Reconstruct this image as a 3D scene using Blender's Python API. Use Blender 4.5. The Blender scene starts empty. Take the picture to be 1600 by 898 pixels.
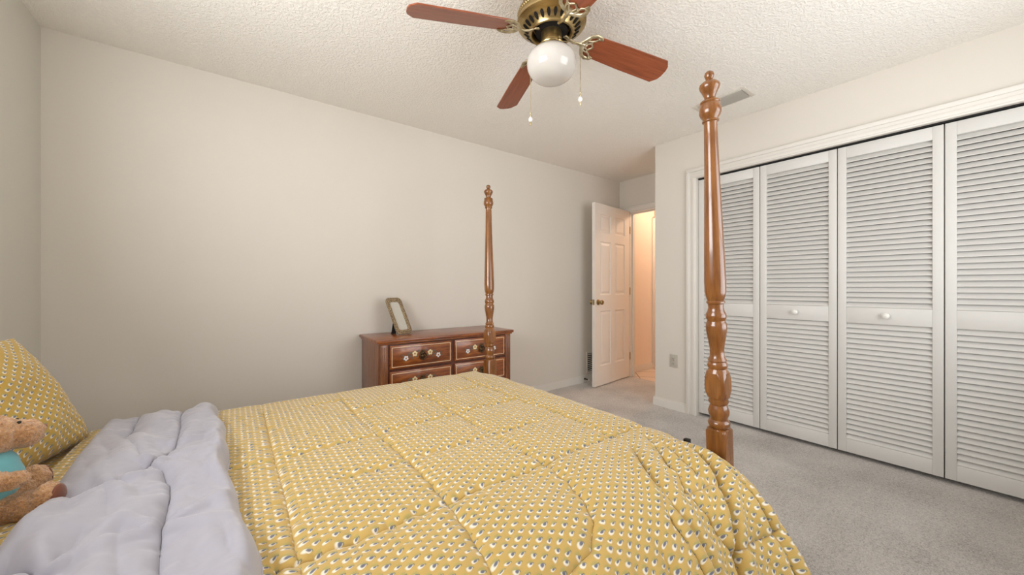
import bpy, bmesh, math, random
import numpy as np
from mathutils import Vector, Matrix, noise as mnoise
random.seed(7); PI = math.pi
sc = bpy.context.scene; col = sc.collection

# ------------------------------------------------------------------ camera, light, exposure
CAM_H = 1.105; YAW = 36.8
cd = bpy.data.cameras.new('camera'); cam = bpy.data.objects.new('camera', cd); col.objects.link(cam)
cd.sensor_width = 36; cd.sensor_fit = 'HORIZONTAL'; cd.lens = 36*582/1600; cd.clip_start = .02
cam.location = (0, 0, CAM_H); cam.rotation_euler = (math.radians(90), 0, -math.radians(YAW)); sc.camera = cam
sc.view_settings.view_transform = 'Standard'; sc.view_settings.look = 'None'; sc.view_settings.gamma = 1
sc.view_settings.use_curve_mapping = False; sc.view_settings.exposure = 0.06
sc.cycles.max_bounces = 14; sc.cycles.diffuse_bounces = 10; sc.cycles.sample_clamp_indirect = 8
w = bpy.data.worlds.new('world'); sc.world = w; w.use_nodes = True
w.node_tree.nodes['Background'].inputs[0].default_value = (.80, .90, 1, 1); w.node_tree.nodes['Background'].inputs[1].default_value = 1.0

def area(name, loc, rot, sx, sy, power, color):
    d = bpy.data.lights.new(name, 'AREA'); d.shape = 'RECTANGLE'; d.size = sx; d.size_y = sy; d.energy = power; d.color = color
    o = bpy.data.objects.new(name, d); col.objects.link(o); o.location = loc; o.rotation_euler = rot; return o
XB, XC, XD = -.79, 3.197, 3.934          # bed wall, closet wall, doorway wall
YA, YN, YR = 2.975, -.62, 2.011          # dresser wall, wall behind the camera, alcove return
HC = 2.44
# daylight standing in the two window openings (outside the photo: behind the camera and above the headboard)
area('daylight_near', (1.90, YN-.10, 1.40), (math.radians(-90-28), 0, PI), 1.5, 1.45, 33, (.975, .988, 1))
area('daylight_left', (XB-.10, .95, 1.62), (0, math.radians(-90-30), 0), 1.0, 1.3, 58, (.975, .988, 1))

# ------------------------------------------------------------------ materials
def srgb(r, g, b):
    f = lambda v: (v/255/12.92) if v/255 <= .04045 else ((v/255+.055)/1.055)**2.4
    return (f(r), f(g), f(b), 1)
class NT:
    def __init__(s, name):
        s.m = bpy.data.materials.new(name); s.m.use_nodes = True; s.t = s.m.node_tree
        s.b = s.t.nodes['Principled BSDF']
    def n(s, typ, **kw):
        nd = s.t.nodes.new(typ)
        for k, v in kw.items(): setattr(nd, k, v)
        return nd
    def l(s, a, b): s.t.links.new(a, b)
    def math(s, op, a, b=None, c=None):
        nd = s.n('ShaderNodeMath', operation=op)
        for i, v in enumerate((a, b, c)):
            if v is None: continue
            if isinstance(v, (int, float)): nd.inputs[i].default_value = v
            else: s.l(v, nd.inputs[i])
        return nd.outputs[0]
    def mix(s, f, a, b):
        nd = s.n('ShaderNodeMix', data_type='RGBA')
        for i, v in ((0, f), (6, a), (7, b)):
            if isinstance(v, (int, float)): nd.inputs[i].default_value = v
            elif isinstance(v, tuple): nd.inputs[i].default_value = v
            else: s.l(v, nd.inputs[i])
        return nd.outputs[2]
    def coord(s, kind='Object', scale=(1, 1, 1)):
        tc = s.n('ShaderNodeTexCoord'); mp = s.n('ShaderNodeMapping'); mp.inputs['Scale'].default_value = scale
        s.l(tc.outputs[kind], mp.inputs[0]); return mp.outputs[0]
    def noise(s, vec, scale, detail=3, rough=.5):
        nd = s.n('ShaderNodeTexNoise'); nd.inputs['Scale'].default_value = scale; nd.inputs['Detail'].default_value = detail
        nd.inputs['Roughness'].default_value = rough; s.l(vec, nd.inputs[0]); return nd.outputs[0]
    def ramp(s, f, stops):
        nd = s.n('ShaderNodeValToRGB'); e = nd.color_ramp.elements
        while len(e) < len(stops): e.new(.5)
        for el, (p, c) in zip(e, stops): el.position = p; el.color = c
        s.l(f, nd.inputs[0]); return nd.outputs[0]
    def bump(s, h, strength, dist):
        nd = s.n('ShaderNodeBump'); nd.inputs['Strength'].default_value = strength; nd.inputs['Distance'].default_value = dist
        s.l(h, nd.inputs['Height']); s.l(nd.outputs[0], s.b.inputs['Normal'])
    def base(s, v):
        if isinstance(v, tuple): s.b.inputs['Base Color'].default_value = v
        else: s.l(v, s.b.inputs['Base Color'])
    def pr(s, rough=.5, metal=0, spec=.5, coat=0, sheen=0):
        i = s.b.inputs; i['Roughness'].default_value = rough; i['Metallic'].default_value = metal
        i['Specular IOR Level'].default_value = spec; i['Coat Weight'].default_value = coat; i['Coat Roughness'].default_value = .08
        i['Sheen Weight'].default_value = sheen; i['Sheen Roughness'].default_value = .5
        return s.m
M = {}
def paint(key, c, rough=.55, var=.03, bscale=180, bstr=.08):
    t = NT(key); v = t.coord(); n1 = t.noise(v, 1.3, 2)
    dark = tuple(x*(1-var*2) for x in c[:3])+(1,)
    t.base(t.mix(n1, dark, c)); t.bump(t.noise(v, bscale, 2), bstr, .001); M[key] = t.pr(rough, spec=.3)
paint('wall_paint', srgb(217, 211, 202)); paint('wall_paint_green', srgb(212, 210, 201))
paint('trim_white', srgb(221, 217, 210), .4, .01, 60, .03); paint('door_white', srgb(228, 222, 214), .4, .01, 90, .06)
paint('closet_white', srgb(210, 208, 204), .42, .01, 60, .03)
paint('hall_paint', srgb(236, 222, 208))
def flat(key, c, rough=.5, metal=0, spec=.5, coat=0, sheen=0):
    t = NT(key); v = t.coord(); n1 = t.noise(v, 14, 2)
    t.base(t.mix(n1, tuple(x*.9 for x in c[:3])+(1,), c)); M[key] = t.pr(rough, metal, spec, coat, sheen)
flat('dark_gap', (.012, .011, .010, 1), .9); flat('closet_inside', srgb(120, 112, 102), .9)
flat('plastic_beige', srgb(186, 180, 168), .4); flat('vent_metal', srgb(214, 208, 198), .45); flat('slot_dark', (.014, .012, .010, 1), .9, 0, .15)
flat('porcelain', srgb(232, 230, 224), .15, coat=.5)
flat('vent_grey', srgb(176, 172, 162), .5)
flat('black_velvet', (.008, .008, .009, 1), .8, sheen=.2); flat('dark_metal', (.03, .025, .02, 1), .4, .7)
flat('bronze', srgb(92, 74, 52), .35, .85); flat('cream_paint', srgb(232, 214, 168), .6); flat('white_flower', srgb(226, 222, 222), .6)
flat('leaf_grey', srgb(96, 92, 84), .6); flat('flower_eye', srgb(150, 96, 44), .6); flat('inlay', srgb(244, 210, 172), .5)
flat('lining', srgb(168, 166, 177), .75, sheen=.35); flat('lining_piping', srgb(178, 176, 190), .6)
flat('stitch', srgb(128, 124, 146), .8)
flat('sheet_plain', srgb(190, 160, 90), .85)
flat('shirt_teal', srgb(112, 182, 190), .85, sheen=.3); flat('paw_brown', srgb(120, 64, 38), .7, sheen=.3)
flat('mirror_glass', srgb(222, 222, 214), .12, .25)
flat('bear_black', (.01, .008, .007, 1), .2)
# brass with fine brushing
t = NT('antique_brass'); v = t.coord(scale=(1, 1, 12)); n1 = t.noise(v, 9, 4)
t.base(t.ramp(n1, [(.3, srgb(134, 112, 72)), (.7, srgb(188, 164, 116))])); M['antique_brass'] = t.pr(.3, .95)
t = NT('pale_brass'); v = t.coord(); t.base(t.ramp(t.noise(v, 30, 3), [(.35, srgb(152, 136, 104)), (.65, srgb(206, 194, 164))])); M['pale_brass'] = t.pr(.34, .8)
t = NT('opal_glass'); v = t.coord(); t.base(t.mix(t.noise(v, 4, 1), srgb(194, 189, 182), srgb(202, 198, 192)))
t.b.inputs['Subsurface Weight'].default_value = .25; t.b.inputs['Subsurface Radius'].default_value = (.03, .03, .03); M['opal_glass'] = t.pr(.12, spec=.5, coat=.3)
def wood(key, c0, c1, c2, scale, rough=.3, coat=.4, dist=1.5):
    t = NT(key); v = t.coord(scale=scale); a = t.noise(v, 5, 5, .6); b = t.noise(v, 22, 3)
    f = t.math('ADD', t.math('MULTIPLY', a, .75), t.math('MULTIPLY', b, .25))
    t.base(t.ramp(f, [(.32, c0), (.5, c1), (.68, c2)])); t.bump(f, .05, .001); M[key] = t.pr(rough, coat=coat)
wood('maple', srgb(92, 52, 20), srgb(122, 74, 31), srgb(144, 93, 45), (7, 7, .8), .25, .5)
wood('cherry', srgb(84, 40, 16), srgb(130, 68, 28), srgb(174, 106, 48), (1.2, 9, 9), .32, .35)
wood('cherry_v', srgb(100, 58, 34), srgb(126, 76, 46), srgb(148, 98, 64), (9, 9, 1.2), .32, .35)
wood('cherry_dark', srgb(58, 24, 12), srgb(84, 38, 20), srgb(104, 52, 28), (9, 9, 1.2), .35, .3)
wood('blade_wood', srgb(110, 52, 26), srgb(136, 68, 36), srgb(150, 80, 48), (1.0, 16, 16), .35, .3)
# knockdown ceiling
t = NT('ceiling_texture'); v = t.coord(); a = t.noise(v, 85, 3, .6); b = t.noise(v, 190, 2)
f = t.math('ADD', t.ramp(a, [(.44, (0, 0, 0, 1)), (.60, (1, 1, 1, 1))]), t.math('MULTIPLY', b, .5))
t.base(srgb(240, 236, 229)); t.bump(f, .55, .0045); M['ceiling_texture'] = t.pr(.8, spec=.15)
# carpet
t = NT('carpet'); v = t.coord(); a = t.noise(v, 170, 3, .75); b = t.noise(v, 2.6, 3, .6); c = t.noise(v, 60, 2)
f = t.math('ADD', t.math('MULTIPLY', a, .62), t.math('ADD', t.math('MULTIPLY', b, .26), t.math('MULTIPLY', c, .2)))
t.base(t.ramp(f, [(.41, srgb(160, 152, 147)), (.53, srgb(211, 204, 198)), (.65, srgb(240, 234, 229))])); t.bump(t.math('ADD', a, c), 1, .010); M['carpet'] = t.pr(.95, spec=.1, sheen=.25)
# hall tile laid on the diagonal
t = NT('hall_tile'); tc = t.n('ShaderNodeTexCoord'); mp = t.n('ShaderNodeMapping'); mp.inputs['Rotation'].default_value = (0, 0, math.radians(45)); t.l(tc.outputs['Object'], mp.inputs[0])
br = t.n('ShaderNodeTexBrick'); br.offset = 0; br.squash = 1
for k, q in (('Scale', 1), ('Brick Width', .30), ('Row Height', .30), ('Mortar Size', .006), ('Mortar Smooth', .1)): br.inputs[k].default_value = q
br.inputs['Color1'].default_value = srgb(226, 208, 192); br.inputs['Color2'].default_value = srgb(218, 200, 184); br.inputs['Mortar'].default_value = srgb(124, 104, 88)
t.l(mp.outputs[0], br.inputs[0]); t.base(br.outputs[0]); M['hall_tile'] = t.pr(.35)
# foulard print: staggered rows of a white drop with a slate heart and a green leaf, on yellow
def foulard(key, ground, cell=.0235, colw=.0175, k=.87):
    # columns along x, motifs every `cell` along y, alternate columns dropped by half
    t = NT(key); uv = t.n('ShaderNodeUVMap'); sp = t.n('ShaderNodeSeparateXYZ'); t.l(uv.outputs[0], sp.inputs[0])
    wob = t.math('MULTIPLY', t.math('SUBTRACT', t.noise(uv.outputs[0], 34, 2), .5), .006)
    vv = t.math('DIVIDE', sp.outputs[0], colw); row = t.math('FLOOR', vv)
    off = t.math('MULTIPLY', t.math('FLOORED_MODULO', row, 2.0), .5)
    uu = t.math('ADD', t.math('DIVIDE', sp.outputs[1], cell), off)
    px = t.math('MULTIPLY', t.math('SUBTRACT', t.math('FRACT', vv), .5), colw)
    py = t.math('ADD', t.math('MULTIPLY', t.math('SUBTRACT', t.math('FRACT', uu), .5), cell), wob)
    def drop(cx, cy, ax, ay, ang, taper=0, soft=.35):
        ca, sa = math.cos(ang), math.sin(ang)
        x = t.math('SUBTRACT', px, cx*k); y = t.math('SUBTRACT', py, cy*k)
        X = t.math('DIVIDE', t.math('ADD', t.math('MULTIPLY', x, ca), t.math('MULTIPLY', y, sa)), ax*k)
        Y = t.math('DIVIDE', t.math('SUBTRACT', t.math('MULTIPLY', y, ca), t.math('MULTIPLY', x, sa)), ay*k)
        if taper: Y = t.math('DIVIDE', Y, t.math('MAXIMUM', t.math('SUBTRACT', 1.0, t.math('MULTIPLY', X, taper)), .15))
        rr = t.math('ADD', t.math('MULTIPLY', X, X), t.math('MULTIPLY', Y, Y))
        nd = t.n('ShaderNodeMapRange'); nd.inputs[1].default_value = 1+soft; nd.inputs[2].default_value = 1-soft
        t.l(rr, nd.inputs[0]); return nd.outputs[0]
    c = t.mix(t.noise(uv.outputs[0], 5, 2), tuple(x*.95 for x in ground[:3])+(1,), ground)
    c = t.mix(t.math('MULTIPLY', drop(.0008, .0046, .0084, .0042, .2, 0, .7), .8), c, srgb(164, 156, 96))
    c = t.mix(t.math('MULTIPLY', drop(.0076, .0008, .0036, .0022, .2, 0, .5), .9), c, srgb(118, 116, 84))
    c = t.mix(drop(-.0006, -.0004, .0080, .0044, .12, .5), c, srgb(226, 219, 204))
    c = t.mix(t.math('MULTIPLY', drop(.0018, .0008, .0050, .0029, .25, .2, .5), .94), c, srgb(92, 94, 114))
    t.base(c); t.bump(t.noise(uv.outputs[0], 900, 2), .15, .0008); M[key] = t.pr(.7, spec=.25, sheen=.25)
foulard('foulard', srgb(194, 162, 92)); foulard('foulard_pillow', srgb(190, 154, 62), .025, .0185, .9)
# teddy fur
t = NT('bear_fur'); v = t.coord(); a = t.noise(v, 190, 3, .7); b = t.noise(v, 30, 2)
t.base(t.ramp(t.math('ADD', t.math('MULTIPLY', a, .7), t.math('MULTIPLY', b, .3)), [(.3, srgb(158, 104, 60)), (.5, srgb(206, 152, 100)), (.72, srgb(232, 188, 140))])); t.bump(a, 1, .008); M['bear_fur'] = t.pr(.95, sheen=.5)
# ornate frame
t = NT('frame_gilt'); v = t.coord(); a = t.noise(v, 160, 3)
t.base(t.ramp(a, [(.3, srgb(84, 68, 48)), (.5, srgb(150, 128, 98)), (.7, srgb(206, 190, 158))])); t.bump(a, .8, .003); M['frame_gilt'] = t.pr(.5, .3)

# ------------------------------------------------------------------ mesh helpers
class MB:
    def __init__(s): s.v = []; s.f = []; s.mi = []; s.uv = None
    def add(s, v, f, mi=0):
        o = len(s.v); s.v += [tuple(p) for p in v]; s.f += [tuple(i+o for i in q) for q in f]; s.mi += [mi]*len(f); return s
    def box(s, x0, x1, y0, y1, z0, z1, mi=0, bev=0, mat=None):
        bm = bmesh.new(); bmesh.ops.create_cube(bm, size=1)
        for v in bm.verts: v.co = Vector((x0+(v.co.x+.5)*(x1-x0), y0+(v.co.y+.5)*(y1-y0), z0+(v.co.z+.5)*(z1-z0)))
        if bev: bmesh.ops.bevel(bm, geom=bm.edges[:], offset=bev, segments=2, affect='EDGES', profile=.5)
        s.addbm(bm, mi, mat); return s
    def addbm(s, bm, mi=0, mat=None):
        bm.verts.index_update(); vs = [(mat @ v.co) if mat else v.co.copy() for v in bm.verts]
        fs = [[v.index for v in f.verts] for f in bm.faces]; bm.free(); return s.add(vs, fs, mi)
    def lathe(s, prof, n=32, mi=0, mat=None, sq=None):
        vs = []; fs = []
        for i, (z, r) in enumerate(prof):
            for k in range(n):
                a = 2*PI*k/n; rr = max(r, 1e-5)
                if sq and sq[i]: rr = min(rr, sq[i]/max(abs(math.cos(a)), abs(math.sin(a))))
                p = Vector((rr*math.cos(a), rr*math.sin(a), z)); vs.append(mat @ p if mat else p)
        for i in range(len(prof)-1):
            for k in range(n):
                k2 = (k+1) % n; q = (i*n+k, i*n+k2, (i+1)*n+k2, (i+1)*n+k)
                fs.append(q if prof[i+1][0] >= prof[i][0] else q)
        fs.append(tuple(range(n-1, -1, -1))); fs.append(tuple((len(prof)-1)*n+k for k in range(n))); return s.add(vs, fs, mi)
    def tube(s, pts, r, n=8, mi=0, closed=False, flat=1.0, up=None):
        pts = [Vector(p) for p in pts]; vs = []; fs = []; m = len(pts); rs = r if isinstance(r, (list, tuple)) else [r]*m
        for i, p in enumerate(pts):
            a = pts[(i-1) % m] if (closed or i) else p; b = pts[(i+1) % m] if (closed or i < m-1) else p
            d = (b-a).normalized(); u = Vector(up) if up else (Vector((0, 0, 1)) if abs(d.z) < .9 else Vector((1, 0, 0)))
            x = d.cross(u).normalized(); y = x.cross(d).normalized()
            for k in range(n):
                t = 2*PI*k/n; vs.append(p+x*math.cos(t)*rs[i]+y*math.sin(t)*rs[i]*flat)
        for i in range(m if closed else m-1):
            j = (i+1) % m
            for k in range(n): fs.append((i*n+k, i*n+(k+1) % n, j*n+(k+1) % n, j*n+k))
        if not closed: fs.append(tuple(range(n-1, -1, -1))); fs.append(tuple((m-1)*n+k for k in range(n)))
        return s.add(vs, fs, mi)
    def ball(s, c, r, mi=0, sub=2, scale=(1, 1, 1), rot=None):
        bm = bmesh.new(); bmesh.ops.create_icosphere(bm, subdivisions=sub, radius=1)
        for v in bm.verts:
            q = Vector((v.co.x*r*scale[0], v.co.y*r*scale[1], v.co.z*r*scale[2]))
            v.co = (rot @ q if rot else q)+Vector(c)
        return s.addbm(bm, mi)
    def build(s, name, mats, parent=None, smooth=35):
        me = bpy.data.meshes.new(name); me.from_pydata(s.v, [], s.f); me.update()
        bm = bmesh.new(); bm.from_mesh(me); bmesh.ops.recalc_face_normals(bm, faces=bm.faces); bm.to_mesh(me); bm.free()
        for m in (mats if isinstance(mats, (list, tuple)) else [mats]): me.materials.append(M[m])
        for p, i in zip(me.polygons, s.mi): p.material_index = i
        if smooth:
            for p in me.polygons: p.use_smooth = True
            me.set_sharp_from_angle(angle=math.radians(smooth))
        o = bpy.data.objects.new(name, me); col.objects.link(o)
        if parent: o.parent = parent
        return o
def tag(o, label=None, cat=None, group=None, kind=None):
    if label: o['label'] = label
    if cat: o['category'] = cat
    if group: o['group'] = group
    if kind: o['kind'] = kind
    return o
def empty(name, loc=(0, 0, 0), rz=0):
    o = bpy.data.objects.new(name, None); col.objects.link(o); o.location = loc; o.rotation_euler = (0, 0, rz); o.empty_display_size = .1; return o
def struct(name, mb, mats, label=None, cat=None, smooth=0):
    return tag(mb.build(name, mats, None, smooth), label, cat, None, 'structure')

# ------------------------------------------------------------------ room shell
T = .12
struct('floor', MB().box(XB-T, XD+.03, YN-T, YA+T, -.1, 0), 'carpet', 'grey beige cut-pile carpet across the bedroom', 'floor')
struct('ceiling', MB().box(XB-T, 5.4, YN-T, YA+T, HC, HC+.1), 'ceiling_texture', 'off-white knockdown-textured ceiling above the fan', 'ceiling')
struct('wall_far', MB().box(XB-T, XD+T, YA, YA+T, 0, HC), 'wall_paint', 'long warm white wall behind the dresser', 'wall')
def holed(mb, axis, a0, a1, p0, p1, hole):
    h0, h1, z0, z1 = hole
    for q0, q1, r0, r1 in ((a0, h0, 0, HC), (h1, a1, 0, HC), (h0, h1, 0, z0), (h0, h1, z1, HC)):
        if q1-q0 < 1e-4 or r1-r0 < 1e-4: continue
        if axis == 'y': mb.box(p0, p1, q0, q1, r0, r1)
        else: mb.box(q0, q1, p0, p1, r0, r1)
    return mb
struct('wall_left', holed(MB(), 'y', YN-T, YA, XB-T, XB, (.30, 1.60, 1.12, 2.12)), 'wall_paint_green', 'plain greyish wall at the head of the bed', 'wall')
struct('wall_near', holed(MB(), 'x', XB, XC+.8, YN-T, YN, (1.15, 2.65, .67, 2.12)), 'wall_paint', 'window wall opposite the dresser', 'wall')
CL0, CL1, CLZ = -.26, 1.615, 2.045          # closet opening
struct('wall_right', holed(MB(), 'y', YN, YR, XC, XC+.10, (CL0, CL1, 0, CLZ)).box(XC+.10, XD, YR-.10, YR, 0, HC).box(3.84, 3.90, YN, YR-.10, 0, HC), 'wall_paint', 'warm white wall around the louvered closet', 'wall')
DR0, DR1, DRZ = 2.06, 2.835, 2.04
struct('wall_alcove', holed(MB(), 'y', YR, YA, XD, XD+.11, (DR0, DR1, 0, DRZ)), 'wall_paint', 'short wall around the open doorway', 'wall')
# windows outside the picture that let the daylight in
def window(name, axis, p, a0, a1, z0, z1):
    mb = MB(); fw = .045
    def bx(u0, u1, r0, r1):
        if axis == 'y': mb.box(p-.07, p-.02, u0, u1, r0, r1)
        else: mb.box(u0, u1, p-.07, p-.02, r0, r1)
    bx(a0, a0+fw, z0, z1); bx(a1-fw, a1, z0, z1); bx(a0+fw, a1-fw, z0, z0+fw); bx(a0+fw, a1-fw, z1-fw, z1)
    zm = (z0+z1)/2; bx(a0+fw, a1-fw, zm-.02, zm+.02)
    o = struct(name, mb, 'trim_white', 'white framed sash window', 'window')
    sl = MB()
    if axis == 'y': sl.box(p, p+.06, a0-.04, a1+.04, z0-.03, z0)
    else: sl.box(a0-.04, a1+.04, p, p+.06, z0-.03, z0)
    sl.build('window_sill', 'trim_white', o, 0); return o
window('window_1', 'x', YN, 1.15, 2.65, .67, 2.12)['label'] = 'white framed sash window opposite the dresser'
window('window_2', 'y', XB, .30, 1.60, 1.12, 2.12)['label'] = 'white framed sash window above the headboard'
# baseboards (two-step profile)
def bb(mb, axis, p, sgn, a0, a1):
    for d, z0, z1 in ((.014, 0, .062), (.009, .062, .078)):
        q0, q1 = sorted((p, p+sgn*d))
        if axis == 'x': mb.box(a0, a1, q0, q1, z0, z1)
        else: mb.box(q0, q1, a0, a1, z0, z1)
    return mb
struct('baseboard_far', bb(MB(), 'x', YA, -1, XB, XD), 'trim_white')
struct('baseboard_left', bb(MB(), 'y', XB, 1, YN, YA-.015), 'trim_white')
struct('baseboard_near', bb(MB(), 'x', YN, 1, XB+.015, XC), 'trim_white')
struct('baseboard_right', bb(bb(bb(MB(), 'y', XC, -1, CL1+.085, YR+.014), 'x', YR, 1, XC, XD), 'y', XC, -1, YN+.015, CL0-.085), 'trim_white')
# casings
def casing(name, fixed, sgn, a0, a1, ztop, wd, label, skip_hi=None):
    mb = MB()
    def bar(u0, u1, z0, z1, d): q0, q1 = sorted((fixed, fixed+sgn*d)); mb.box(q0, q1, u0, u1, z0, z1, bev=.003)
    for e, s_ in ((a0, -1), (a1, 1)):
        u = sorted((e, e+s_*wd)); bar(u[0], u[1], 0, ztop, .012)
        u = sorted((e+s_*wd*.12, e+s_*wd*.42)); bar(u[0], u[1], 0, ztop+wd*.12, .018)
        u = sorted((e+s_*wd*.68, e+s_*wd)); bar(u[0], u[1], 0, ztop+wd*.68, .022)
    bar(a0-wd, a1+wd, ztop, ztop+wd, .012); bar(a0-wd*.42, a1+wd*.42, ztop+wd*.12, ztop+wd*.42, .018); bar(a0-wd, a1+wd, ztop+wd*.68, ztop+wd, .022)
    return struct(name, mb, 'trim_white', label, 'trim', 30)
casing('trim_1', XC, -1, CL0, CL1, CLZ, .085, 'white moulded casing framing the louvered closet doors')
mb = MB(); fx = XD
mb.box(fx-.014, fx, DR0-.04, DR1+.06, DRZ, DRZ+.06, bev=.003).box(fx-.02, fx, DR0-.04, DR1+.06, DRZ+.042, DRZ+.06, bev=.003)
mb.box(fx-.014, fx, DR1, DR1+.06, 0, DRZ, bev=.003).box(fx-.02, fx, DR1+.042, DR1+.06, 0, DRZ+.042, bev=.003).box(fx-.014, fx, DR0-.04, DR0, 0, DRZ, bev=.003)
mb.box(fx, fx+.11, DR1-.015, DR1, 0, DRZ).box(fx, fx+.11, DR0, DR0+.015, 0, DRZ).box(fx, fx+.11, DR0+.015, DR1-.015, DRZ-.015, DRZ)
mb.box(fx+.045, fx+.06, DR1-.027, DR1-.015, 0, DRZ-.015).box(fx+.045, fx+.06, DR0+.015, DR1-.027, DRZ-.027, DRZ-.015)
struct('trim_2', mb, 'trim_white', 'white casing and jamb around the open doorway', 'trim', 30)
# hall beyond the door
struct('floor_hall', MB().box(XD+.03, 5.4, .9, YA+T, -.1, -.002), 'hall_tile', 'pale diagonal floor tile in the hall beyond the door', 'floor')
struct('wall_hall', MB().box(XD+.11, 4.62, 2.945, YA+T, 0, HC).box(4.70, 5.4, 2.945, YA+T, 0, HC).box(4.62, 4.70, 2.975, YA+T, 0, HC).box(5.3, 5.4, .9, 2.945, 0, HC).box(XD, 5.3, .8, .9, 0, HC), 'hall_paint', 'pale peach wall seen through the doorway', 'wall')
struct('baseboard_hall', bb(MB(), 'x', 2.945, -1, XD+.11, 4.60), 'trim_white')
struct('trim_3', MB().box(4.60, 4.66, 2.925, 2.945, 0, 2.06, bev=.004).box(4.66, 5.28, 2.925, 2.945, 2.04, 2.10, bev=.004), 'trim_white', 'white casing at the end of the hall wall', 'trim', 30)
# hall ceiling lamp (just out of sight) gives the warm light
hl = tag(empty('ceiling_lamp', (4.62, 2.25, HC)), 'small frosted ceiling lamp in the hall', 'lamp')
MB().lathe([(-.0, .10), (-.02, .10), (-.025, .09)], 32).build('base', 'antique_brass', hl)
pl = bpy.data.lights.new('hall_light', 'POINT'); pl.energy = 22; pl.color = (1, .72, .52); pl.shadow_soft_size = .07
po = bpy.data.objects.new('hall_light', pl); col.objects.link(po); po.location = (4.62, 2.25, HC-.16)

# ------------------------------------------------------------------ closet doors
def louver_leaf(name, y0, y1, knob, label):
    th = .028; x0 = XC+.025; x1 = x0+th; g = .0025; y0 += g; y1 -= g; zb, zt = .028, 2.030; st = .043
    o = tag(empty(name, (0, 0, 0)), label, 'closet door', 'white louvered bifold closet doors', 'structure')
    o.location = (x0, (y0+y1)/2, zb); ox, oy, oz = -x0, -(y0+y1)/2, -zb
    Z = [(.115, .875), (.978, 1.955)]
    f = MB()
    def B(a, b, c, d, e, h, bev=.0015): f.box(a+ox, b+ox, c+oy, d+oy, e+oz, h+oz, bev=bev)
    B(x0, x1, y0, y0+st, zb, zt); B(x0, x1, y1-st, y1, zb, zt)
    for a, b in ((zb, Z[0][0]), (Z[0][1], Z[1][0]), (Z[1][1], zt)): B(x0+.0005, x1, y0+st, y1-st, a, b)
    f.build('door_frame', 'closet_white', o, 30)
    for z0, z1 in Z:
        m = MB(); n = round((z1-z0)/.0325); p = (z1-z0)/n
        for i in range(n):
            zl = z0+p*i+.001; zh = zl+p+.000
            if i == n-1: zh = z1
            xa, xb = x0+.003, x1+.004; ya, yb = y0+st, y1-st; tt = .0085
            prof = [(xa, zl+.001), (xa+.0015, zl), (xa+tt*.8, zl+.0005), (xb, zh-.004), (xb-tt*.7, zh), (xa, zl+.004)]
            vs = [(px+ox, ya+oy, pz+oz) for px, pz in prof]+[(px+ox, yb+oy, pz+oz) for px, pz in prof]; k = len(prof)
            m.add(vs, [tuple(range(k)), tuple(range(2*k-1, k-1, -1))]+[(j, (j+1) % k, k+(j+1) % k, k+j) for j in range(k)])
        m.build('louver_panel', 'closet_white', o, 30)
    if knob:
        mt = Matrix.Translation((0, 0, .930-zb)) @ Matrix.Rotation(-PI/2, 4, 'Y')
        MB().lathe([(0, .011), (.004, .010), (.010, .008), (.016, .013), (.022, .0185), (.028, .0185), (.033, .013), (.0355, .006), (.036, 0)], 24, mat=mt).build('knob', 'porcelain', o, 40)
    return o
ys = [CL1, 1.146, .689, .222, CL0+.01]
louver_leaf('door_2', ys[1], ys[0], False, 'white louvered closet door beside the casing, behind the turned bedpost')
louver_leaf('door_3', ys[2], ys[1], True, 'louvered closet door with a knob, next to the bedpost')
louver_leaf('door_4', ys[3], ys[2], True, 'louvered closet door with a knob, second from right')
louver_leaf('door_5', ys[4], ys[3], False, 'rightmost white louvered closet door, cut by the photo edge')
struct('trim_4', MB().box(XC+.02, XC+.055, CL0, CL1, 2.036, CLZ), 'dark_gap', 'dark sliding track above the closet doors', 'track')

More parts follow.
